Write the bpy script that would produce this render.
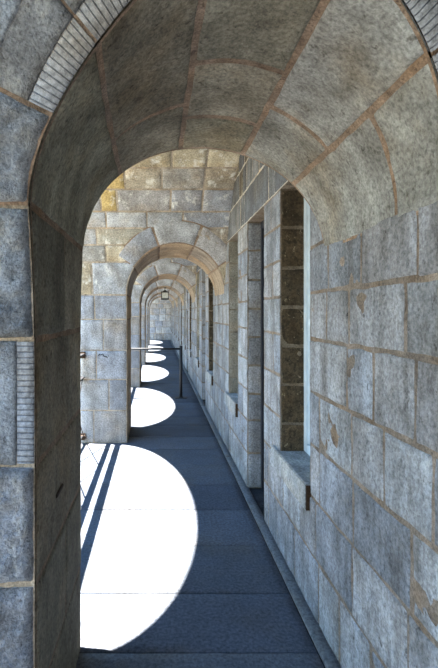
import bpy, math, random
from mathutils import noise, Vector, Matrix
random.seed(7)
PI = math.pi
S = bpy.context.scene
for o in list(bpy.data.objects): bpy.data.objects.remove(o)

# ------------------------------------------------------------------ camera
cd = bpy.data.cameras.new('camera'); cam = bpy.data.objects.new('camera', cd)
S.collection.objects.link(cam); S.camera = cam
cam.location = (0, 0, 1.6); cam.rotation_euler = (PI/2, 0, 0)
cd.sensor_fit = 'VERTICAL'; cd.sensor_height = 24; cd.lens = 450/668*24
cd.shift_x = 62/668; cd.shift_y = -21/668; cd.clip_start = .02; cd.clip_end = 400
# ------------------------------------------------------------------ sky, sun, exposure
W = bpy.data.worlds.new('sky'); S.world = W; W.use_nodes = True
nt = W.node_tree; bg = nt.nodes['Background']
sk = nt.nodes.new('ShaderNodeTexSky'); sk.sky_type = 'NISHITA'; sk.sun_disc = False
sk.sun_elevation = math.radians(48); sk.sun_rotation = math.radians(200); sk.air_density = 1.5; sk.dust_density = .2; sk.ozone_density = 3
hs = nt.nodes.new('ShaderNodeHueSaturation'); hs.inputs['Saturation'].default_value = 1.25
nt.links.new(sk.outputs[0], hs.inputs['Color']); nt.links.new(hs.outputs[0], bg.inputs[0]); bg.inputs[1].default_value = 0.62
sd = bpy.data.lights.new('sun', 'SUN'); sd.energy = 54; sd.angle = .0093; sd.color = (1, .95, .87)
sun = bpy.data.objects.new('sun', sd); S.collection.objects.link(sun)
sun.location = (-8, 4, 20)
sun.rotation_euler = Vector((.40, -.05, -1)).to_track_quat('-Z', 'Y').to_euler()
S.view_settings.view_transform = 'Standard'; S.view_settings.look = 'None'
S.view_settings.gamma = 1; S.view_settings.use_curve_mapping = False
S.view_settings.exposure = 0.28

# ------------------------------------------------------------------ place dimensions (metres)
XL, XJ, XW = -.95, -.37, .83          # outer edge of piers, passage jamb, right wall
AC, AR, ZA = .23, .60, 1.84           # passage arch: centre, radius, springing
Y0, BAY, TH = 1.36, 4.18, .79         # first archway front, spacing, thickness
RV, ZV, RZ = (BAY-TH)/2, 1.38, 1.92     # bay vault half span, springing, rise
NA = 6; YEND = Y0 + NA*BAY            # six archways, then the end wall
ZTOP = 3.75
COURSE = [0, .40, .78, 1.14, 1.52, 1.88]

# ------------------------------------------------------------------ materials
def newmat(name):
    m = bpy.data.materials.new(name); m.use_nodes = True
    return m, m.node_tree.nodes, m.node_tree.links, m.node_tree.nodes['Principled BSDF']
def stone(name, var=.35, bump=.5, scale=1.0, streak=.3, white=0.0, tint=None, pit=.5, tool=0, moss=0, dark=0, warmk=.6, dist=.012):
    m, N, L, B = newmat(name)
    B.inputs['Roughness'].default_value = .92; B.inputs['Specular IOR Level'].default_value = .25
    tc = N.new('ShaderNodeTexCoord')
    at = N.new('ShaderNodeAttribute'); at.attribute_name = 'Col'
    def nz(sc, det=6, rough=.6, stretch=None):
        n = N.new('ShaderNodeTexNoise'); n.inputs['Scale'].default_value = sc*scale
        n.inputs['Detail'].default_value = det; n.inputs['Roughness'].default_value = rough
        if stretch:
            mp = N.new('ShaderNodeMapping'); mp.inputs['Scale'].default_value = stretch
            L.new(tc.outputs['Object'], mp.inputs[0]); L.new(mp.outputs[0], n.inputs['Vector'])
        else: L.new(tc.outputs['Object'], n.inputs['Vector'])
        return n
    def ramp(src, a, b, ca, cb):
        r = N.new('ShaderNodeValToRGB'); r.color_ramp.elements[0].position = a; r.color_ramp.elements[1].position = b
        r.color_ramp.elements[0].color = ca; r.color_ramp.elements[1].color = cb
        L.new(src, r.inputs[0]); return r.outputs[0]
    def mix(kind, fac, a, b):
        x = N.new('ShaderNodeMix'); x.data_type = 'RGBA'; x.blend_type = kind
        if isinstance(fac, float): x.inputs[0].default_value = fac
        else: L.new(fac, x.inputs[0])
        for i, s in ((6, a), (7, b)):
            if isinstance(s, tuple): x.inputs[i].default_value = s
            else: L.new(s, x.inputs[i])
        return x.outputs[2]
    lo, hi = 1-var, 1+var*.6
    big = ramp(nz(5).outputs[0], .32, .68, (lo, lo*.98, lo*.95, 1), (hi, hi, hi, 1))
    c = mix('MULTIPLY', 1.0, at.outputs['Color'], big)
    fine = ramp(nz(70, 5, .7).outputs[0], .35, .62, (.50, .50, .50, 1), (1.22, 1.22, 1.22, 1))
    c = mix('MULTIPLY', .9, c, fine)
    st = ramp(nz(9, 5, .65, (1, 1, .16)).outputs[0], .38, .6, (.5, .46, .42, 1), (1.1, 1.1, 1.1, 1))
    c = mix('MULTIPLY', float(streak), c, st)
    warm = ramp(nz(2.3, 4, .6).outputs[0], .5, .68, (0, 0, 0, 1), (warmk, warmk, warmk, 1))
    c = mix('MIX', warm, c, mix('MULTIPLY', 1.0, c, (1.12, .93, .70, 1)))
    if white:
        w = ramp(nz(7, 6, .75, (1, 1, .35)).outputs[0], .56, .66, (0, 0, 0, 1), (white, white, white, 1))
        c = mix('MIX', w, c, (.72, .71, .66, 1))
    if moss:
        w = ramp(nz(22, 6, .8).outputs[0], .50, .60, (0, 0, 0, 1), (moss, moss, moss, 1))
        c = mix('MIX', w, c, (.035, .03, .02, 1))
        w = ramp(nz(31, 4, .8, (1, 1, .6)).outputs[0], .62, .67, (0, 0, 0, 1), (.8, .8, .8, 1))
        c = mix('MIX', w, c, (.42, .36, .24, 1))
    if dark:
        w = ramp(nz(13, 7, .8, (1, 1, .5)).outputs[0], .57, .68, (0, 0, 0, 1), (dark, dark, dark, 1))
        c = mix('MIX', w, c, mix('MULTIPLY', 1.0, c, (.34, .33, .33, 1)))
        w = ramp(nz(4, 3, .6, (1, 1, .5)).outputs[0], .46, .7, (0, 0, 0, 1), (.55, .55, .55, 1))
        c = mix('MIX', w, c, mix('MULTIPLY', 1.0, c, (.72, .68, .64, 1)))
    # dark pits
    v = nz(28, 3, .75, (1, 1, .8)); p = ramp(v.outputs[0], .30, .40, (.42, .40, .38, 1), (1, 1, 1, 1))
    c = mix('MULTIPLY', float(pit), c, p)
    if tool:
        uv0 = N.new('ShaderNodeUVMap'); uv0.uv_map = 'UVMap'
        w0_ = N.new('ShaderNodeTexWave'); w0_.wave_type = 'BANDS'; w0_.bands_direction = 'X'; w0_.inputs['Scale'].default_value = tool
        w0_.inputs['Distortion'].default_value = .6; w0_.inputs['Detail'].default_value = 1
        L.new(uv0.outputs[0], w0_.inputs['Vector'])
        c = mix('MULTIPLY', 1.0, c, ramp(w0_.outputs['Fac'], .0, .09, (.42, .43, .46, 1), (1, 1, 1, 1)))
    L.new(c, B.inputs['Base Color'])
    h1 = nz(34, 8, .7); h2 = nz(120, 4, .7)
    ad = N.new('ShaderNodeMath'); ad.operation = 'MULTIPLY_ADD'; ad.inputs[1].default_value = .35
    L.new(h2.outputs[0], ad.inputs[0]); L.new(h1.outputs[0], ad.inputs[2])
    h = ad.outputs[0]
    if tool:
        uv = N.new('ShaderNodeUVMap'); uv.uv_map = 'UVMap'
        wv = N.new('ShaderNodeTexWave'); wv.wave_type = 'BANDS'; wv.bands_direction = 'X'; wv.inputs['Scale'].default_value = tool
        wv.inputs['Distortion'].default_value = .6; wv.inputs['Detail'].default_value = 1
        L.new(uv.outputs[0], wv.inputs['Vector'])
        r = N.new('ShaderNodeValToRGB'); r.color_ramp.elements[0].position = 0; r.color_ramp.elements[1].position = .22
        L.new(wv.outputs['Fac'], r.inputs[0])
        a2 = N.new('ShaderNodeMath'); a2.operation = 'MULTIPLY_ADD'; a2.inputs[1].default_value = .9
        L.new(r.outputs[0], a2.inputs[0]); L.new(h, a2.inputs[2]); h = a2.outputs[0]
    b = N.new('ShaderNodeBump'); b.inputs['Strength'].default_value = bump; b.inputs['Distance'].default_value = dist
    L.new(h, b.inputs['Height']); L.new(b.outputs[0], B.inputs['Normal'])
    return m
M_stone = stone('granite', var=.30, bump=.55, streak=.45, pit=.6)
M_wall = stone('weathered_granite', var=.34, bump=.8, streak=.7, pit=.95, dark=.8, warmk=.15)
M_soffit = stone('soffit_granite', var=.42, bump=1.0, streak=.35, pit=.95, dark=.7, dist=.018)
M_vault = stone('vault_granite', var=.3, bump=.5, streak=.35, white=.75, pit=.5)
M_rock = stone('rock_faced_granite', var=.45, bump=1.0, streak=.1, pit=.9, scale=1.3, dist=.06, warmk=.2, white=.5)
M_tool = stone('tooled_granite', var=.15, bump=.7, streak=.1, pit=.3, tool=18)
M_moss = stone('stained_granite', var=.5, bump=.8, streak=.6, pit=.8, moss=.85)
M_mortar = stone('mortar', var=.45, bump=1.0, streak=.2, pit=.9, scale=1.6, dark=.9)
M_floor = stone('paving', var=.14, bump=.18, streak=0, pit=.2, scale=.8)
M_ground = stone('gravel', var=.2, bump=.3, streak=0, scale=.3)
def plain(name, col, rough=.6, metal=0, nscale=30, nvar=.25, bump=.1):
    m, N, L, B = newmat(name)
    B.inputs['Roughness'].default_value = rough; B.inputs['Metallic'].default_value = metal
    tc = N.new('ShaderNodeTexCoord'); n = N.new('ShaderNodeTexNoise'); n.inputs['Scale'].default_value = nscale; n.inputs['Detail'].default_value = 4
    L.new(tc.outputs['Object'], n.inputs['Vector'])
    r = N.new('ShaderNodeValToRGB'); r.color_ramp.elements[0].position = .3; r.color_ramp.elements[1].position = .7
    r.color_ramp.elements[0].color = tuple(c*(1-nvar) for c in col)+(1,); r.color_ramp.elements[1].color = tuple(min(1, c*(1+nvar)) for c in col)+(1,)
    L.new(n.outputs[0], r.inputs[0]); L.new(r.outputs[0], B.inputs['Base Color'])
    b = N.new('ShaderNodeBump'); b.inputs['Strength'].default_value = bump; b.inputs['Distance'].default_value = .005
    L.new(n.outputs[0], b.inputs['Height']); L.new(b.outputs[0], B.inputs['Normal'])
    return m
M_iron = plain('black_iron', (.010, .010, .012), .65, 0)
M_rust = plain('rusted_iron', (.045, .028, .018), .85, .2)
M_white = plain('white_paint', (.62, .72, .80), .45, 0, 12, .12)
M_door = plain('dark_door_paint', (.012, .014, .022), .5)
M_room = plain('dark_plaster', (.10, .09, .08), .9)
M_steel = plain('galvanised_steel', (.35, .36, .37), .45, .8)
mg, N_, L_, B_ = newmat('glass'); B_.inputs['Base Color'].default_value = (.85, .92, .95, 1)
B_.inputs['Roughness'].default_value = .04; B_.inputs['Transmission Weight'].default_value = 1; B_.inputs['IOR'].default_value = 1.45
M_glass = mg

# ------------------------------------------------------------------ mesh helper
class MB:
    def __init__(s): s.v = []; s.f = []; s.c = []; s.m = []; s.uv = []
    def quadgrid(s, P, col, mat=0, flip=False, uvs=None):
        n, k = len(P), len(P[0]); b = len(s.v)
        for i in range(n):
            for j in range(k):
                s.v.append(P[i][j]); s.c.append(col(i, j) if callable(col) else col)
                s.uv.append(uvs[i][j] if uvs else (0, 0))
        for i in range(n-1):
            for j in range(k-1):
                q = (b+i*k+j, b+(i+1)*k+j, b+(i+1)*k+j+1, b+i*k+j+1)
                s.f.append(q[::-1] if flip else q); s.m.append(mat)
    def box(s, a, b_, col=(.5, .5, .5), mat=0, bev=0):
        x0, y0, z0 = a; x1, y1, z1 = b_; b = len(s.v)
        if bev <= 0:
            for x, y, z in ((x0,y0,z0),(x1,y0,z0),(x1,y1,z0),(x0,y1,z0),(x0,y0,z1),(x1,y0,z1),(x1,y1,z1),(x0,y1,z1)):
                s.v.append((x, y, z)); s.c.append(col); s.uv.append((0, 0))
            for q in ((0,3,2,1),(4,5,6,7),(0,1,5,4),(1,2,6,5),(2,3,7,6),(3,0,4,7)):
                s.f.append(tuple(b+i for i in q)); s.m.append(mat)
        else:
            import bmesh
            bm = bmesh.new(); bmesh.ops.create_cube(bm, size=1)
            for v in bm.verts: v.co = Vector(((x0+x1)/2+v.co.x*(x1-x0), (y0+y1)/2+v.co.y*(y1-y0), (z0+z1)/2+v.co.z*(z1-z0)))
            bmesh.ops.bevel(bm, geom=bm.edges[:], offset=bev, segments=2, affect='EDGES')
            s.addbm(bm, col, mat)
    def addbm(s, bm, col, mat=0):
        b = len(s.v); bm.verts.index_update()
        for v in bm.verts: s.v.append(tuple(v.co)); s.c.append(col); s.uv.append((0, 0))
        for f in bm.faces: s.f.append(tuple(b+v.index for v in f.verts)); s.m.append(mat)
        bm.free()
    def tube(s, p, q, r, n=10, col=(.5, .5, .5), mat=0, r2=None):
        p = Vector(p); q = Vector(q); d = (q-p).normalized(); a = d.orthogonal().normalized(); c = d.cross(a); b = len(s.v); r2 = r if r2 is None else r2
        for pt, rr in ((p, r), (q, r2)):
            for i in range(n):
                t = 2*PI*i/n; s.v.append(tuple(pt+a*rr*math.cos(t)+c*rr*math.sin(t))); s.c.append(col); s.uv.append((0, 0))
        for i in range(n):
            j = (i+1) % n; s.f.append((b+i, b+j, b+n+j, b+n+i)); s.m.append(mat)
        s.f.append(tuple(b+i for i in range(n))[::-1]); s.m.append(mat)
        s.f.append(tuple(b+n+i for i in range(n))); s.m.append(mat)
    def build(s, name, mats, parent=None, origin=(0, 0, 0), smooth=True):
        ox, oy, oz = origin
        me = bpy.data.meshes.new(name); me.from_pydata([(x-ox, y-oy, z-oz) for x, y, z in s.v], [], s.f)
        for m in (mats if isinstance(mats, (list, tuple)) else [mats]): me.materials.append(m)
        ca = me.color_attributes.new('Col', 'FLOAT_COLOR', 'POINT')
        ca.data.foreach_set('color', [x for c in s.c for x in (c[0], c[1], c[2], 1)])
        uv = me.uv_layers.new(name='UVMap')
        uv.data.foreach_set('uv', [x for l in me.loops for x in s.uv[l.vertex_index]])
        me.polygons.foreach_set('material_index', s.m)
        me.polygons.foreach_set('use_smooth', [smooth]*len(s.f))
        me.update()
        o = bpy.data.objects.new(name, me); S.collection.objects.link(o)
        if parent: o.parent = parent
        else: o.location = origin
        return o

def block(mb, f, u0, u1, v0, v1, col, seg=.04, relief=.006, rough=.0015, gap=.012, bev=.010, su=1.0, sv=1.0,
          ul=None, ur=None, flip=False, mat=0, nf=14, jit=.004):
    """one dressed stone: a patch over (u,v) with worn arrises; ul/ur may bend its side edges"""
    wu, wv = (u1-u0)*su, (v1-v0)*sv
    if wu < gap*1.6 or wv < gap*1.6: return
    def coords(w):
        g = gap/2; n = max(1, int(math.ceil((w-2*g-2*bev)/seg)))
        if w-2*g < 2.4*bev: return [g, w/2, w-g]
        return [g, g+bev*.4] + [g+bev+(w-2*g-2*bev)*i/n for i in range(n+1)] + [w-g-bev*.4, w-g]
    A, Bv = coords(wu), coords(wv)
    P = []
    off = random.random()*50
    rw, rv = random.uniform(-.002, .003), random.random()
    for a in A:
        row = []
        for b in Bv:
            v = v0 + b/sv
            lo = u0 if ul is None else max(u0, ul(v)); hi = u1 if ur is None else min(u1, ur(v))
            if hi < lo+.002: hi = lo+.002
            t = a/wu; w2 = (hi-lo)*su
            aa = a if w2 >= wu*.98 else t*w2
            u = lo + aa/su
            d = min(aa-gap/2, w2-gap/2-aa, b-gap/2, wv-gap/2-b)
            k = max(0, min(1, d/bev)); k = math.sin(k*PI/2)
            x, y, z = f(u, v, 0)
            nn = noise.noise(Vector((x*nf+off, y*nf, z*nf))) + .5*noise.noise(Vector((x*nf*3, y*nf*3+off, z*nf*3)))
            h = -.004 + (relief+.004+rw)*k + rough*nn*k
            ju = noise.noise(Vector((x*9, y*9+off, z*9)))*jit/su; jv = noise.noise(Vector((x*9+off, y*9, z*9+7)))*jit/sv
            row.append(f(u+ju, v+jv, h))
        P.append(row)
    mb.quadgrid(P, col, mat, flip)

def sheet(mb, f, u0, u1, v0, v1, col, nu=8, nv=8, h=0.0, mat=1, flip=False, ul=None, ur=None, rough=.0012, nf=30):
    P = []
    for i in range(nu+1):
        row = []
        for j in range(nv+1):
            v = v0+(v1-v0)*j/nv
            lo = u0 if ul is None else max(u0, ul(v)); hi = u1 if ur is None else min(u1, ur(v))
            if hi < lo: hi = lo
            u = lo+(hi-lo)*i/nu
            x, y, z = f(u, v, 0)
            row.append(f(u, v, h+rough*noise.noise(Vector((x*nf, y*nf, z*nf)))))
        P.append(row)
    mb.quadgrid(P, col, mat, flip)

def splits(a, b, lo, hi, first=None):
    xs = [a]; x = a + (first if first else random.uniform(lo, hi))
    while x < b - lo*.55:
        xs.append(x); x += random.uniform(lo, hi)
    xs.append(b); return xs

GREY = [(.33, .35, .39), (.38, .395, .42), (.29, .305, .34), (.42, .43, .45), (.36, .35, .35)]
WALLC = [(.30, .33, .385), (.35, .375, .415), (.27, .295, .345), (.38, .395, .43), (.33, .34, .37)]
WARM = [(.40, .36, .29), (.36, .34, .29), (.44, .38, .28), (.34, .33, .31), (.38, .33, .27)]
OLIVE = [(.26, .24, .18), (.30, .28, .21), (.25, .235, .185), (.33, .30, .235), (.28, .25, .19)]
MORT = (.31, .225, .165)
MORTL = (.42, .36, .29)
def pick(pal, s=1.0):
    c = random.choice(pal); k = random.uniform(.86, 1.14)*s
    return tuple(x*k for x in c)

def tag(o, label=None, cat=None, group=None, kind=None):
    if label: o['label'] = label
    if cat: o['category'] = cat
    if group: o['group'] = group
    if kind: o['kind'] = kind
    return o
def empty(name, loc):
    o = bpy.data.objects.new(name, None); S.collection.objects.link(o); o.location = loc; o.empty_display_size = .1
    return o

# ------------------------------------------------------------------ surfaces
def gth(z): return math.asin(max(0, min(1, (z-ZV)/RZ)))
def face_front(yf):            # front face of an archway: plumb, then leaning into the bay vault
    def f(x, z, h):
        if z <= ZV: return (x, yf-h, z)
        t = gth(z); return (x, yf-(RV-RV*math.cos(t))-h*math.cos(t), z-h*math.sin(t))
    return f
def face_rear(yr):
    def f(x, z, h):
        if z <= ZV: return (x, yr+h, z)
        t = gth(z); return (x, yr+(RV-RV*math.cos(t))+h*math.cos(t), z-h*math.sin(t))
    return f
ZSPLIT = ZV+RZ*math.sin(PI/4)   # where the archway's spandrel hands over to the ceiling vault
RO = .84
RCUT = .72
VCOURSE = [COURSE[-1]] + [ZV+RZ*math.sin(math.radians(a)) for a in (25.5, 32, 38.5, 45)]

JOINTS = [0, 45, 80, 113, 143, 180]
def make_archway(yf, seg, detail, seed, pal_soffit, palF, ZA):
    random.seed(seed)
    JOINTS = [0, 45, 80, 113, 143, 180] if detail else [0, 33, 70, 110, 147, 180]
    yr = yf+TH; org = (-.66, yf+TH/2, 0)
    root = empty('stone_archway', org)
    ff, fr = face_front(yf), face_rear(yr)
    rockf = dict(relief=.024, rough=.020, nf=26, bev=.022) if detail else dict(relief=.006, rough=.002)
    # ---- pier: front, rear and the jamb facing the passage, plus its outer end
    mb = MB()
    zc = COURSE[:-1]+[ZA]
    def jamb(v, z, h):
        g = RV-RV*math.cos(gth(z)); return (XJ+h, v+((v-yf)/TH*2-1)*g, z)
    for i in range(len(zc)-1):
        z0, z1 = zc[i], zc[i+1]
        xs = [XL, random.uniform(-.74, -.58), XJ] if i % 2 else [XL, random.uniform(-.82, -.7), XJ]
        if not detail and i == 3: xs = [XL, -.66, XJ]
        for a, b in zip(xs, xs[1:]):
            xb = b
            if detail and b == XJ:
                # near archway: rock-faced stones, some with a tooled margin down the arris
                if i == 3:
                    block(mb, ff, a, XJ-.05, z0, z1, pick(palF), seg, gap=.003, mat=2, relief=.012, rough=.008, nf=70, bev=.008)
                    P, U = [], []
                    n = 40; b0 = z0+.006; b1 = z1-.006
                    for q in range(n+1):
                        z = b0+(b1-b0)*q/n
                        P.append([ff(XJ-.052, z, .004), ff(XJ-.03, z, .006), ff(XJ-.004, z, .006), ff(XJ, z, -.002)])
                        U.append([(z, 0)]*4)
                    mb.quadgrid(P, (.27, .30, .35), 3, True, U)
                    continue
                block(mb, ff, a, XJ+.003, z0, z1, pick(palF, 1.0), seg*.45, mat=2, gap=.01, **rockf)
            else:
                block(mb, ff, a, b, z0, z1, pick(palF), seg, mat=2 if detail else 0, gap=.009)
        for a, b in zip(xs, xs[1:]):
            block(mb, fr, a, b, z0, z1, pick(GREY), seg, flip=True)
        # jamb stones
        e0 = yf; e1 = yr
        ys = [e0, yf+.41, e1] if i in (3, 4) and detail else ([e0, yf+random.uniform(.3, .5), e1] if i % 2 else [e0, e1])
        ys = [e0, e1] if detail and i in (0, 2) else ys
        for a, b in zip(ys, ys[1:]):
            block(mb, jamb, a, b, z0, z1, pick(pal_soffit), seg, gap=.010 if (a != e0 or b != e1) else .012, rough=.003, mat=4 if detail else 0)
        def outer(v, z, h): return (XL-h, v, z)
        for a, b in zip(ys, ys[1:]):
            block(mb, outer, a, b, z0, z1, pick(GREY), .1, flip=True)
    sheet(mb, ff, XL, XJ, 0, ZA, MORTL, 6, 20, flip=True, h=.000)
    sheet(mb, fr, XL, XJ, 0, ZA, MORTL, 6, 20)
    sheet(mb, jamb, yf, yr, 0, ZA, MORT, 12, 30, h=.004 if detail else .001)
    mb.build('pier', [M_stone, M_mortar, M_rock, M_tool, M_soffit], root, org)
    # ---- ring of voussoirs: soffit plus front and rear faces
    mb = MB()
    def haunch(p): return .055*math.sin(2*p)**1.3 if detail and 0 < p < PI/2 else 0   # worn, straighter left haunch of the nearest arch
    def soff(p, t, h):
        r = AR-h-haunch(p)*(1-t)*(1-t); x = AC-r*math.cos(p); z = ZA+r*math.sin(p)
        g = RV-RV*math.cos(gth(z)); a = yf-g; b = yr+g
        return (x, a+(b-a)*t, z)
    for i in range(5):
        p0, p1 = math.radians(JOINTS[i]), math.radians(JOINTS[i+1])
        ts = {0: [0, 1], 1: [0, .62, 1], 2: [0, .40, .72, 1], 3: [0, .58, 1], 4: [0, .28, 1]}[i] if detail else ([0, random.uniform(.35, .65), 1] if i % 2 else [0, 1])
        for a, b in zip(ts, ts[1:]):
            block(mb, soff, p0, p1, a, b, pick(pal_soffit if i < 3 else ([(.34, .34, .315), (.36, .365, .35)] if detail else pal_soffit)), seg, su=AR, sv=TH+.3, rough=.004, relief=.009, bev=.014, gap=.014, mat=2 if detail else 0)
    sheet(mb, soff, 0, PI, 0, 1, MORT, 60, 16, h=.005 if detail else .002)
    def ringf(fn):
        def f(p, r, h):
            if fn is ff: r = r-haunch(p)*max(0, 1-(r-AR)/(RO-AR))
            x = AC-r*math.cos(p); z = ZA+r*math.sin(p)
            return fn(x, z, h)
        return f
    rf, rr = ringf(ff), ringf(fr)
    for i in range(5):
        p0, p1 = math.radians(JOINTS[i]), math.radians(JOINTS[i+1])
        if not detail and i in (0, 4): continue
        if detail:
            if i == 0:
                block(mb, rf, 0, math.radians(24), AR-.004, RO+.06, pick(palF), seg*.45, su=AR, sv=1, flip=True, gap=.008, mat=3, **rockf)
                p0 = math.radians(24)
            P, U = [], []
            n = 30
            for q in range(n+1):
                p = p0+.008+(p1-p0-.016)*q/n
                P.append([rf(p, r, hh) for r, hh in ((AR-.001, .006), (AR+.004, .012), (AR+.055, .012), (AR+.06, .004))])
                U.append([(p*AR, 0)]*4)
            mb.quadgrid(P, (.27, .28, .30), 4, True, U)
            block(mb, rf, p0, p1, AR+.056, RO+.06, pick([(.38, .39, .41)]), seg*.7, su=AR, sv=1, relief=.012, rough=.006, nf=60, mat=3, flip=True, gap=.004, bev=.004, jit=0)
        else:
            block(mb, rf, p0, p1, AR, RO, pick(WARM+GREY), seg, su=AR, sv=1, relief=.010, flip=True, rough=.003)
        p0 = math.radians(JOINTS[i])
        block(mb, rr, p0, p1, AR, RO, pick(WARM+GREY), seg, su=AR, sv=1, relief=.010, rough=.003)
    pa, pb = (0, PI) if detail else (math.radians(33), math.radians(147))
    sheet(mb, rf, pa, pb, AR, RO, MORT, 60, 4, h=.006 if not detail else .003, flip=True)
    sheet(mb, rr, pa, pb, AR, RO, MORT, 60, 4, h=.006)
    mb.build('arch_ring', [M_stone, M_mortar, M_soffit, M_rock, M_tool], root, org)
    # ---- spandrel stones around the ring, leaning into the vault
    zz = [ZA]+[v for v in VCOURSE if v > ZA+.06]
    def cl(z):
        d = (AR if not detail and z < zz[1]-.001 else RCUT)**2-(z-ZA)**2; return AC-(math.sqrt(d) if d > 0 else 0)
    def cr(z):
        d = (AR if not detail and z < zz[1]-.001 else RCUT)**2-(z-ZA)**2; return AC+(math.sqrt(d) if d > 0 else 0)
    for fn, fl in ((ff, True), (fr, False)):
        mb = MB()
        for i in range(len(zz)-1):
            z0, z1 = zz[i], zz[i+1]
            if z0 < ZA+RCUT:
                xs = [XL, random.uniform(-.8, -.6), AC] if i % 2 == 0 else [XL, random.uniform(-.65, -.55), AC]
                for a, b in zip(xs, xs[1:]):
                    block(mb, fn, a, b, z0, z1, pick(palF if detail and fn is ff else (GREY+WARM)), seg, ur=cl, flip=fl, rough=.012 if detail and fn is ff else .002, mat=2 if detail and fn is ff else 0, relief=.014 if detail and fn is ff else .006)
                block(mb, fn, AC, XW+.02, z0, z1, pick(WARM), seg, ul=cr, flip=fl)
            else:
                xs = splits(XL, XW+.02, .35, .55)
                for a, b in zip(xs, xs[1:]):
                    block(mb, fn, a, b, z0, z1, pick(GREY+WARM), seg, flip=fl)
        sheet(mb, fn, XL, AC, ZA, ZSPLIT, MORTL, 14, 14, ur=lambda z: cl(z)+(.03 if z > zz[1] or detail else 0), flip=fl)
        sheet(mb, fn, AC, XW+.02, ZA, ZSPLIT, MORTL, 14, 14, ul=lambda z: cr(z)-(.03 if z > zz[1] or detail else 0), flip=fl)
        mb.build('spandrel', [M_vault, M_mortar, M_rock], root, org)
    return root

def copy_tree(o, parent=None):
    c = o.copy(); S.collection.objects.link(c); c.parent = parent
    for ch in [x for x in o.children]: copy_tree(ch, c)
    return c

# ================================================================== SETTING
# ---- floor
random.seed(3)
mb = MB()
def ffl(x, y, h): return (x, y, h-.006)
ys = [-2.1, -1.5, -.9, -.35, .2, .75, 1.3, 1.72, 2.12, 2.57, 3.1, 3.66, 4.2, 4.75, 5.3]
while ys[-1] < YEND-.3: ys.append(ys[-1]+random.uniform(.48, .62))
ys[-1] = YEND
FL = [(.082, .095, .120), (.088, .10, .125), (.078, .09, .116), (.085, .097, .120)]
for i, (a, b) in enumerate(zip(ys, ys[1:])):
    near = a < 6
    xs = [XL-.25, XW-.07]
    for p, q in zip(xs, xs[1:]):
        block(mb, ffl, p, q, a, b, pick(FL), .06 if near else .15, relief=.006, rough=.0015, gap=.004, bev=.004, nf=6, jit=.002)
sheet(mb, ffl, XL-.3, 3.2, -2.1, YEND, (.05, .05, .055), 10, 80, h=-.001, rough=0)
mb.build('floor', [M_floor, M_mortar]); tag(bpy.data.objects['floor'], kind='structure')
mb = MB()
def fk(x, y, h): return (x, y, h+.008)
ys = splits(-2.05, YEND, .9, 1.5)
for a, b in zip(ys, ys[1:]):
    block(mb, fk, XW-.07, XW+.01, a, b, pick([(.13, .137, .15)]), .1, relief=.004, gap=.006, bev=.006, jit=.003)
sheet(mb, fk, XW-.068, XW+.0, -2.05, YEND, (.15, .15, .15), 1, 40, h=-.006, rough=0)
for x in (XW-.068,):
    mb.quadgrid([[(x, -2.05, -.005), (x, -2.05, .006)], [(x, YEND, -.005), (x, YEND, .006)]], (.2, .2, .2), 0, True)
tag(mb.build('trim_1', [M_floor, M_mortar]), kind='structure')

# ---- right wall with window and door openings
WZ0, WZ1 = .62, 2.43
RC = [0, .32, .62, .90, 1.18, 1.46, 1.71, 1.95, 2.19, 2.43, 2.74, 3.0, 3.25]
WIN = []; DOOR = []
for b in range(NA):
    c = Y0+TH+RV+b*BAY - .045
    WIN += [(c-1.375, c-.79), (c+.79, c+1.375)]; DOOR += [(c-.33, c+.31)]
random.seed(11)
mb = MB()
def fw(y, z, h): return (XW-h, y, z)
DEP = .24
for ci, (z0, z1) in enumerate(zip(RC, RC[1:])):
    cuts = []
    for a, b in DOOR:
        if z0 < WZ1-.01: cuts.append((a, b))
    for a, b in WIN:
        if WZ0-.01 <= z0 < WZ1-.01: cuts.append((a, b))
    cuts.sort()
    lint = [(a-.14, b+.14) for a, b in sorted(WIN+DOOR)] if abs(z0-WZ1) < .01 else []
    segs = []; y = -2.05
    for a, b in cuts: segs.append((y, a)); y = b
    segs.append((y, YEND))
    if lint:
        segs = []; y = -2.05
        for a, b in lint: segs.append((y, a)); y = b
        segs.append((y, YEND))
    for a, b in segs:
        if b-a < .75: xs = [a, b] if (ci % 2 or b-a < .4) else [a, a+(b-a)*random.uniform(.4, .6), b]
        else: xs = splits(a, b, .24, .44, first=random.uniform(.2, .5)) if z0 < 2.4 else splits(a, b, .16, .28)
        for p, q in zip(xs, xs[1:]):
            s = .028 if p < 3.6 else (.05 if p < 6 else .12)
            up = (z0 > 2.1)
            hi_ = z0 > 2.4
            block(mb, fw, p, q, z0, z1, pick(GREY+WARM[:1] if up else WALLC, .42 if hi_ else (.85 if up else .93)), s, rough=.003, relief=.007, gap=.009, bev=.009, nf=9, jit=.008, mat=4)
        mb_u = max(2, int((b-a)/.3))
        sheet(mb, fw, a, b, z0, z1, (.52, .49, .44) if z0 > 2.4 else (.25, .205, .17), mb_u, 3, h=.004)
    for a, b in lint:
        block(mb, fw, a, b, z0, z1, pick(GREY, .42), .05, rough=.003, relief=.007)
        sheet(mb, fw, a, b, z0, z1, (.52, .49, .44), 4, 3, h=.004)
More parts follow.
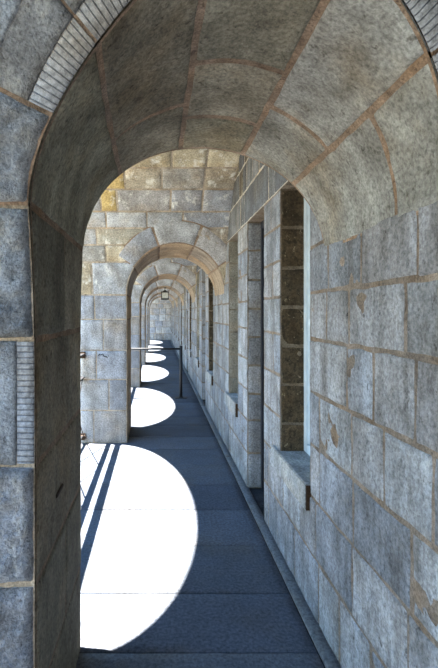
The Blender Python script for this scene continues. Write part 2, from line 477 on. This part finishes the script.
# reveals
def reveal(a, b, zb, pal, mat, k):
    for yy, fl in ((b, True), (a, False)):
        sgn = -1 if yy == b else 1
        def fr_(x, z, h, yy=yy, sgn=sgn): return (x, yy+sgn*h, z)
        zs = [zb]+[z for z in (.32, .62, .86, 1.12, 1.38, 1.64, 1.90, 2.17) if z > zb+.1]+[WZ1]
        for z0, z1 in zip(zs, zs[1:]):
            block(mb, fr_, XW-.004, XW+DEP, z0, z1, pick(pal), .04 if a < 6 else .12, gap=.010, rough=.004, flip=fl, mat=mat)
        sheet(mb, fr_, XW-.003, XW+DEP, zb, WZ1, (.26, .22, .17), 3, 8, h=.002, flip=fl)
    def fs(x, y, h): return (x, y, WZ1-h)
    sheet(mb, fs, XW-.005, XW+DEP, a-.005, b+.005, (.26, .21, .16), 5, 8, h=0, mat=mat, flip=True)
for k, (a, b) in enumerate(WIN):
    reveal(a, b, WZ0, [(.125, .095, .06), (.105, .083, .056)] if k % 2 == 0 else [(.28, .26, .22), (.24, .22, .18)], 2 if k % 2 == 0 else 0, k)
    mb.quadgrid([[(XW, a, WZ0), (XW, b, WZ0)], [(XW+DEP, a, WZ0), (XW+DEP, b, WZ0)]], (.3, .3, .3), 0)
for k, (a, b) in enumerate(DOOR): reveal(a, b, 0, [(.27, .28, .30), (.30, .31, .33)], 0, k)
# inner skin of the wall, facing the rooms
y = -2.05
for a, b, w in sorted([(a, b, 1) for a, b in WIN]+[(a, b, 0) for a, b in DOOR]):
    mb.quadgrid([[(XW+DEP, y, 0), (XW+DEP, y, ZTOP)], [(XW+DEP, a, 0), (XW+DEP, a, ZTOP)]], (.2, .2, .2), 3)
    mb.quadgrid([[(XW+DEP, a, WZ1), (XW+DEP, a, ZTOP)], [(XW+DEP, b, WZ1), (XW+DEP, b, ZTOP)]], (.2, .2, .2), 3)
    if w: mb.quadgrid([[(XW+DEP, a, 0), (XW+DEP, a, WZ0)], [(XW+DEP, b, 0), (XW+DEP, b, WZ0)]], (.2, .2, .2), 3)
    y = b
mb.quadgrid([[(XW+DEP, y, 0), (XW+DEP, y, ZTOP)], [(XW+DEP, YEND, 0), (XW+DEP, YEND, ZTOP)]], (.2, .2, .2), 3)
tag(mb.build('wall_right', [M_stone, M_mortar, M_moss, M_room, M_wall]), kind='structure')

# ---- ceiling: one transverse barrel vault per bay
random.seed(21)
mb = MB()
for b in range(-1, NA):
    yc = Y0+TH+RV+b*BAY
    def fv(x, t, h, yc=yc): return (x, yc-(RV-h)*math.cos(t), ZV+(RZ-h)*math.sin(t))
    t0 = 45
    n = 10; 
    for i in range(n):
        a0, a1 = math.radians(45+9*i), math.radians(54+9*i)
        xs = splits(XL, XW+.02, .34, .58, first=random.uniform(.25, .5))
        if b == 0 and i >= n-3: xs = [XL, -.62, -.44 if i != n-2 else -.34, .05+.1*(i % 2), .5, XW+.02]
        for k, (p, q) in enumerate(zip(xs, xs[1:])):
            col = pick(WARM+GREY)
            if b == 0 and i >= n-2 and k == 1: col = (.50, .38, .17)
            if b == 0 and i == n-3: col = pick([(.46, .41, .30)])
            block(mb, fv, p, q, a0, a1, col, .05 if b < 1 else .12, sv=RV, relief=.007, rough=.003, gap=.012)
    sheet(mb, fv, XL, XW+.02, PI/4, 3*PI/4, MORTL, 8, 40, h=.003)
tag(mb.build('ceiling', [M_vault, M_mortar]), kind='structure')

# ---- end wall and the wall behind the viewer
def endwall(name, fn, fl, y):
    mb = MB()
    zs = COURSE[:5]+[1.88, 2.15, 2.41, ZSPLIT]
    for i, (z0, z1) in enumerate(zip(zs, zs[1:])):
        xs = splits(XL, XW+.02, .35, .6, first=.3+.2*(i % 2))
        for a, b in zip(xs, xs[1:]): block(mb, fn, a, b, z0, z1, pick(GREY, 1.1), .1, flip=fl, gap=.016)
    sheet(mb, fn, XL, XW+.02, 0, ZSPLIT, MORTL, 6, 30, flip=fl)
    mb.box((XL-.3, y, -.3), (3.2, y+(.3 if fl else -.3), ZTOP), (.35, .35, .36)) if fl else mb.box((XL-.3, y-.3, -.3), (3.2, y, ZTOP), (.35, .35, .36))
    tag(mb.build(name, [M_vault, M_mortar]), kind='structure')
random.seed(5)
endwall('wall_back', face_front(YEND), True, YEND+.01)
endwall('wall_front', face_rear(Y0+TH-BAY), False, Y0+TH-BAY-.01)

# ---- outer facade over the open arches (left), roof, rooms' far wall
mb = MB()
c = (.36, .36, .36)
for b in range(-1, NA):
    yc = Y0+TH+RV+b*BAY; n = 32
    P = []
    for i in range(n+1):
        t = PI*i/n; y = yc-RV*math.cos(t)
        P.append([(XL, y, ZV+RZ*math.sin(t)), (XL, y, ZTOP)])
    mb.quadgrid(P, c, 0)
    P2 = [[(XL-.06, p[0][1], p[0][2]), (XL-.06, p[1][1], p[1][2])] for p in P]; mb.quadgrid(P2, c, 0, True)
    mb.quadgrid([[p[0], q[0]] for p, q in zip(P, P2)], c, 0)
for k in range(-1, NA+1):
    y = Y0+k*BAY; mb.box((XL-.06, y+.0, -3.2), (XL-.004 if k < NA else XL, y+TH, ZTOP), c)
mb.box((XL-.5, -2.4, -3.2), (XL-.3, YEND+.3, -.02), c)
tag(mb.build('wall_left', [M_stone], smooth=False), kind='structure')
mb = MB(); mb.box((XL-.06, -2.4, ZTOP), (3.4, YEND+.3, ZTOP+.3), (.3, .3, .3))
tag(mb.build('trim_2', [M_stone], smooth=False), kind='structure')
mb = MB(); mb.box((3.2, -2.4, -.3), (3.4, YEND+.3, ZTOP), (.3, .3, .3))
tag(mb.build('wall_outer', [M_room], smooth=False), kind='structure')
mb = MB()
mb.quadgrid([[(-70, -60, -3.2), (-70, 90, -3.2)], [(XL-.3, -60, -3.2), (XL-.3, 90, -3.2)]], (.17, .165, .14), 0, True)
tag(mb.build('ground', [M_ground]), kind='structure')

# ---- windows and doors
def make_window():
    a, b = WIN[0]; yc = (a+b)/2; org = (XW+.17, yc, .68)
    root = empty('window_1', org); tag(root, kind='structure')
    m = MB(); x0, x1 = XW+.15, XW+.20
    for (p, q) in ((( x0, a, .68), (x1, a+.055, WZ1)), ((x0, b-.055, .68), (x1, b, WZ1)), ((x0, a+.055, WZ1-.06), (x1, b-.055, WZ1)), ((x0, a+.055, .68), (x1, b-.055, .74))):
        m.box(p, q, bev=.004)
    m.box((x0+.012, a+.055, 1.52), (x1-.01, b-.055, 1.56), bev=.003)
    m.box((x0+.015, yc-.012, .74), (x1-.015, yc+.012, WZ1-.06), bev=.002)
    for s, e in ((a+.055, a+.075), (b-.075, b-.055)): m.box((x0+.014, s, .74), (x1-.012, e, WZ1-.06), bev=.002)
    f = m.build('window_frame', [M_white], root, org, smooth=False)
    m = MB(); m.box((x0+.022, a+.05, .73), (x0+.027, b-.05, WZ1-.05)); m.build('window_pane', [M_glass], root, org, smooth=False)
    m = MB()
    m.box((XW-.035, a-.01, .535), (XW+.001, b+.13, .68), (.36, .38, .40), bev=.006)
    m.box((XW-.01, a+.004, .625), (XW+.22, b-.004, .679), (.36, .38, .40), bev=.003)
    m.quadgrid([[(XW-.031, a-.0105, .54), (XW-.031, a-.0105, .674)], [(XW+.0, a-.0105, .54), (XW+.0, a-.0105, .674)]], (.06, .035, .02), 0)  # near end of the sill painted dark brown: stain plus its shade
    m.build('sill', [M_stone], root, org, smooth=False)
    return root, org
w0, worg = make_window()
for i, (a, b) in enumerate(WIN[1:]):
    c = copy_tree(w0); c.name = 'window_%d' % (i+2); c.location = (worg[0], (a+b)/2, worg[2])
def make_door():
    a, b = DOOR[0]; yc = (a+b)/2; org = (XW+.17, yc, 0)
    root = empty('door_1', org); tag(root, kind='structure')
    m = MB(); x0 = XW+.115
    for p, q in (((x0, a, .01), (x0+.08, a+.06, WZ1)), ((x0, b-.06, .01), (x0+.08, b, WZ1)), ((x0, a+.06, WZ1-.07), (x0+.08, b-.06, WZ1))): m.box(p, q, bev=.004)
    m.build('door_frame', [M_door], root, org, smooth=False)
    m = MB(); m.box((x0+.025, a+.06, .02), (x0+.06, b-.06, WZ1-.07), bev=.003)
    for z0, z1 in ((.15, 1.0), (1.15, 2.2)):
        m.box((x0+.015, a+.13, z0), (x0+.03, b-.13, z1), bev=.005)
    p = m.build('door_panel', [M_door], root, org, smooth=False)
    m = MB(); m.tube((x0+.025, a+.1, 1.05), (x0-.03, a+.1, 1.05), .008); m.tube((x0-.025, a+.1, 1.05), (x0-.04, a+.1, 1.05), .025, 14)
    m.build('door_handle', [M_steel], p, org)
    return root, org
d0, dorg = make_door()
for i, (a, b) in enumerate(DOOR[1:]):
    c = copy_tree(d0); c.name = 'door_%d' % (i+2); c.location = (dorg[0], (a+b)/2, 0)

# ================================================================== THINGS
RUST = [(.42, .31, .20), (.38, .30, .22), (.45, .35, .25), (.34, .29, .24)]
BLUE = [(.40, .44, .50), (.44, .47, .52), (.36, .39, .45)]
near = make_archway(Y0, .028, True, 31, OLIVE, BLUE, 1.91)
tag(near, 'nearest granite archway, framing the whole view, olive grey vaulted soffit and rock-faced left pier', 'archway', 'granite archways along the passage')
second = make_archway(Y0+BAY, .045, False, 47, RUST, GREY, 1.82)
tag(second, 'second granite archway, past the largest sunlit patch, with grey squared stone pier', 'archway', 'granite archways along the passage')
LB = ['third granite archway, beyond the black barrier post, seen through the second arch',
      'fourth granite archway, the one with the boxy lantern hanging under its crown',
      'fifth granite archway, just past the archway holding the hanging lantern',
      'farthest and smallest granite archway, directly before the pale stone end wall']
for k, lb in enumerate(LB):
    c = copy_tree(second); c.location.y = Y0+BAY*(k+2)+TH/2
    c['label'] = lb
# dark block standing in for the slot hole in the near jamb
m = MB(); org = (XJ+.012, 1.665, .945)
m.box((XJ-.01, 1.61, .936), (XJ+.014, 1.72, .950), bev=.003)
o = m.build('slot_mark', [M_rust], near, near.location, smooth=False)
tag(o, 'small dark slot hole in the jamb')
# crack scribble in second pier, drawn with thin black tubes
m = MB(); pts = []
for i in range(9):
    t = i/8; pts.append((-.72+.11*t, Y0+BAY-.010, 1.075+.018*math.sin(t*5)+.012*math.sin(t*17)))
for p, q in zip(pts, pts[1:]): m.tube(p, q, .005, 6)
tag(m.build('crack_mark', [M_iron], second, second.location), 'short black crooked crack in the pier face')

# ---- iron railings closing the open bays on the left
def make_railing():
    ya, yb = Y0+TH+.008, Y0+BAY-.008; X = XL+.035; org = (X, (ya+yb)/2, 0)
    root = empty('iron_railing', org)
    m = MB(); m.box((X-.034, ya, 1.085), (X+.034, yb, 1.105), bev=.003); m.build('top_rail', [M_iron], root, org, smooth=False)
    m = MB(); m.box((X-.028, ya, .80), (X+.028, yb, .82), bev=.003); m.build('middle_rail', [M_iron], root, org, smooth=False)
    m = MB(); m.box((X-.015, ya, .085), (X+.015, yb, .105), bev=.003); m.build('bottom_rail', [M_iron], root, org, smooth=False)
    m = MB(); n = 4; d = (yb-ya)/n
    for i in range(n):
        y0, y1 = ya+i*d, ya+(i+1)*d
        if i % 2: m.tube((X, y0, .10), (X, y1, .80), .007, 6)
        else: m.tube((X, y0, .80), (X, y1, .10), .007, 6)
        if i % 2: m.tube((X+.008, y0, .80), (X+.008, y1, .10), .006, 6)
        else: m.tube((X+.008, y0, .10), (X+.008, y1, .80), .006, 6)
    m.build('lattice', [M_iron], root, org)
    for y, s in ((ya, 1), (yb, -1)):
        for z in (1.095, .095):
            m = MB()
            m.box((X-.035, min(y-.006*s, y+.02*s), z-.05), (X+.035, max(y-.006*s, y+.02*s), z+.03), bev=.004)
            m.box((X-.02, min(y, y+.07*s), z-.04), (X+.036, max(y, y+.07*s), z+.012), bev=.004)
            m.tube((X+.03, y+.035*s, z-.015), (X+.045, y+.035*s, z-.015), .012, 8)
            m.build('bracket', [M_rust], root, org, smooth=False)
    return root, org
r0, rorg = make_railing()
RL = ['black iron lattice railing bolted to the second pier, nearest open bay on the left',
      'black iron lattice railing on the left, between the second and third piers beside the barrier',
      'black iron lattice railing on the left, between the third and fourth piers',
      'black iron lattice railing on the left, between the lantern archway and the fifth pier',
      'black iron lattice railing on the left, between the fifth and last archways',
      'black iron lattice railing on the left, farthest, ending at the stone end wall']
for k, lb in enumerate(RL):
    c = r0 if k == 0 else copy_tree(r0)
    c.location = (rorg[0], rorg[1]+k*BAY, 0)
    tag(c, lb, 'railing', 'iron railings of the open bays')

# ---- barrier post with rail
org = (.45, 8.47, 0)
root = empty('barrier', org); tag(root, 'black metal barrier with round post, flat base and single rail across the passage', 'barrier')
for x in (.45, -.80):
    m = MB(); m.tube((x, 8.47, .01), (x, 8.47, .97), .028, 16); m.tube((x, 8.47, .965), (x, 8.47, .985), .034, 16, r2=.022)
    m.build('post', [M_iron], root, org)
    m = MB(); m.box((x-.11, 8.38, .0), (x+.11, 8.56, .014), bev=.004); m.tube((x, 8.47, .012), (x, 8.47, .03), .045, 16)
    m.build('base_plate', [M_iron], root, org, smooth=False)
m = MB(); m.tube((-.83, 8.47, .925), (.47, 8.47, .925), .019, 12)
m.build('rail', [M_iron], root, org)

# ---- lantern under the fourth arch
Yl = Y0+3*BAY+.30; Xl = .25; zt = 1.82+AR-.012
org = (Xl, Yl, zt)
root = empty('hanging_lantern', org); tag(root, 'small dark boxy lantern hanging under the crown of a far archway', 'lantern')
m = MB(); m.tube((Xl, Yl, zt-.10), (Xl, Yl, zt+.01), .012, 10); m.tube((Xl, Yl, zt-.008), (Xl, Yl, zt+.01), .045, 14); m.build('stem', [M_iron], root, org)
m = MB(); zb, z1 = zt-.37, zt-.10; w = .105
for sx in (-1, 1):
    for sy in (-1, 1): m.box((Xl+sx*w-.01, Yl+sy*w-.01, zb), (Xl+sx*w+.01, Yl+sy*w+.01, z1-.04))
m.box((Xl-w-.015, Yl-w-.015, zb-.02), (Xl+w+.015, Yl+w+.015, zb+.025), bev=.004)
m.box((Xl-w-.02, Yl-w-.02, z1-.07), (Xl+w+.02, Yl+w+.02, z1-.035), bev=.004)
m.tube((Xl, Yl, z1-.036), (Xl, Yl, z1+.01), .11, 4, r2=.03)
m.build('lantern_frame', [M_iron], root, org, smooth=False)
m = MB(); m.box((Xl-w+.006, Yl-w+.006, zb+.02), (Xl+w-.006, Yl+w-.006, z1-.065)); m.build('lantern_glass', [plain('frosted_glass', (.55, .55, .5), .3)], root, org, smooth=False)
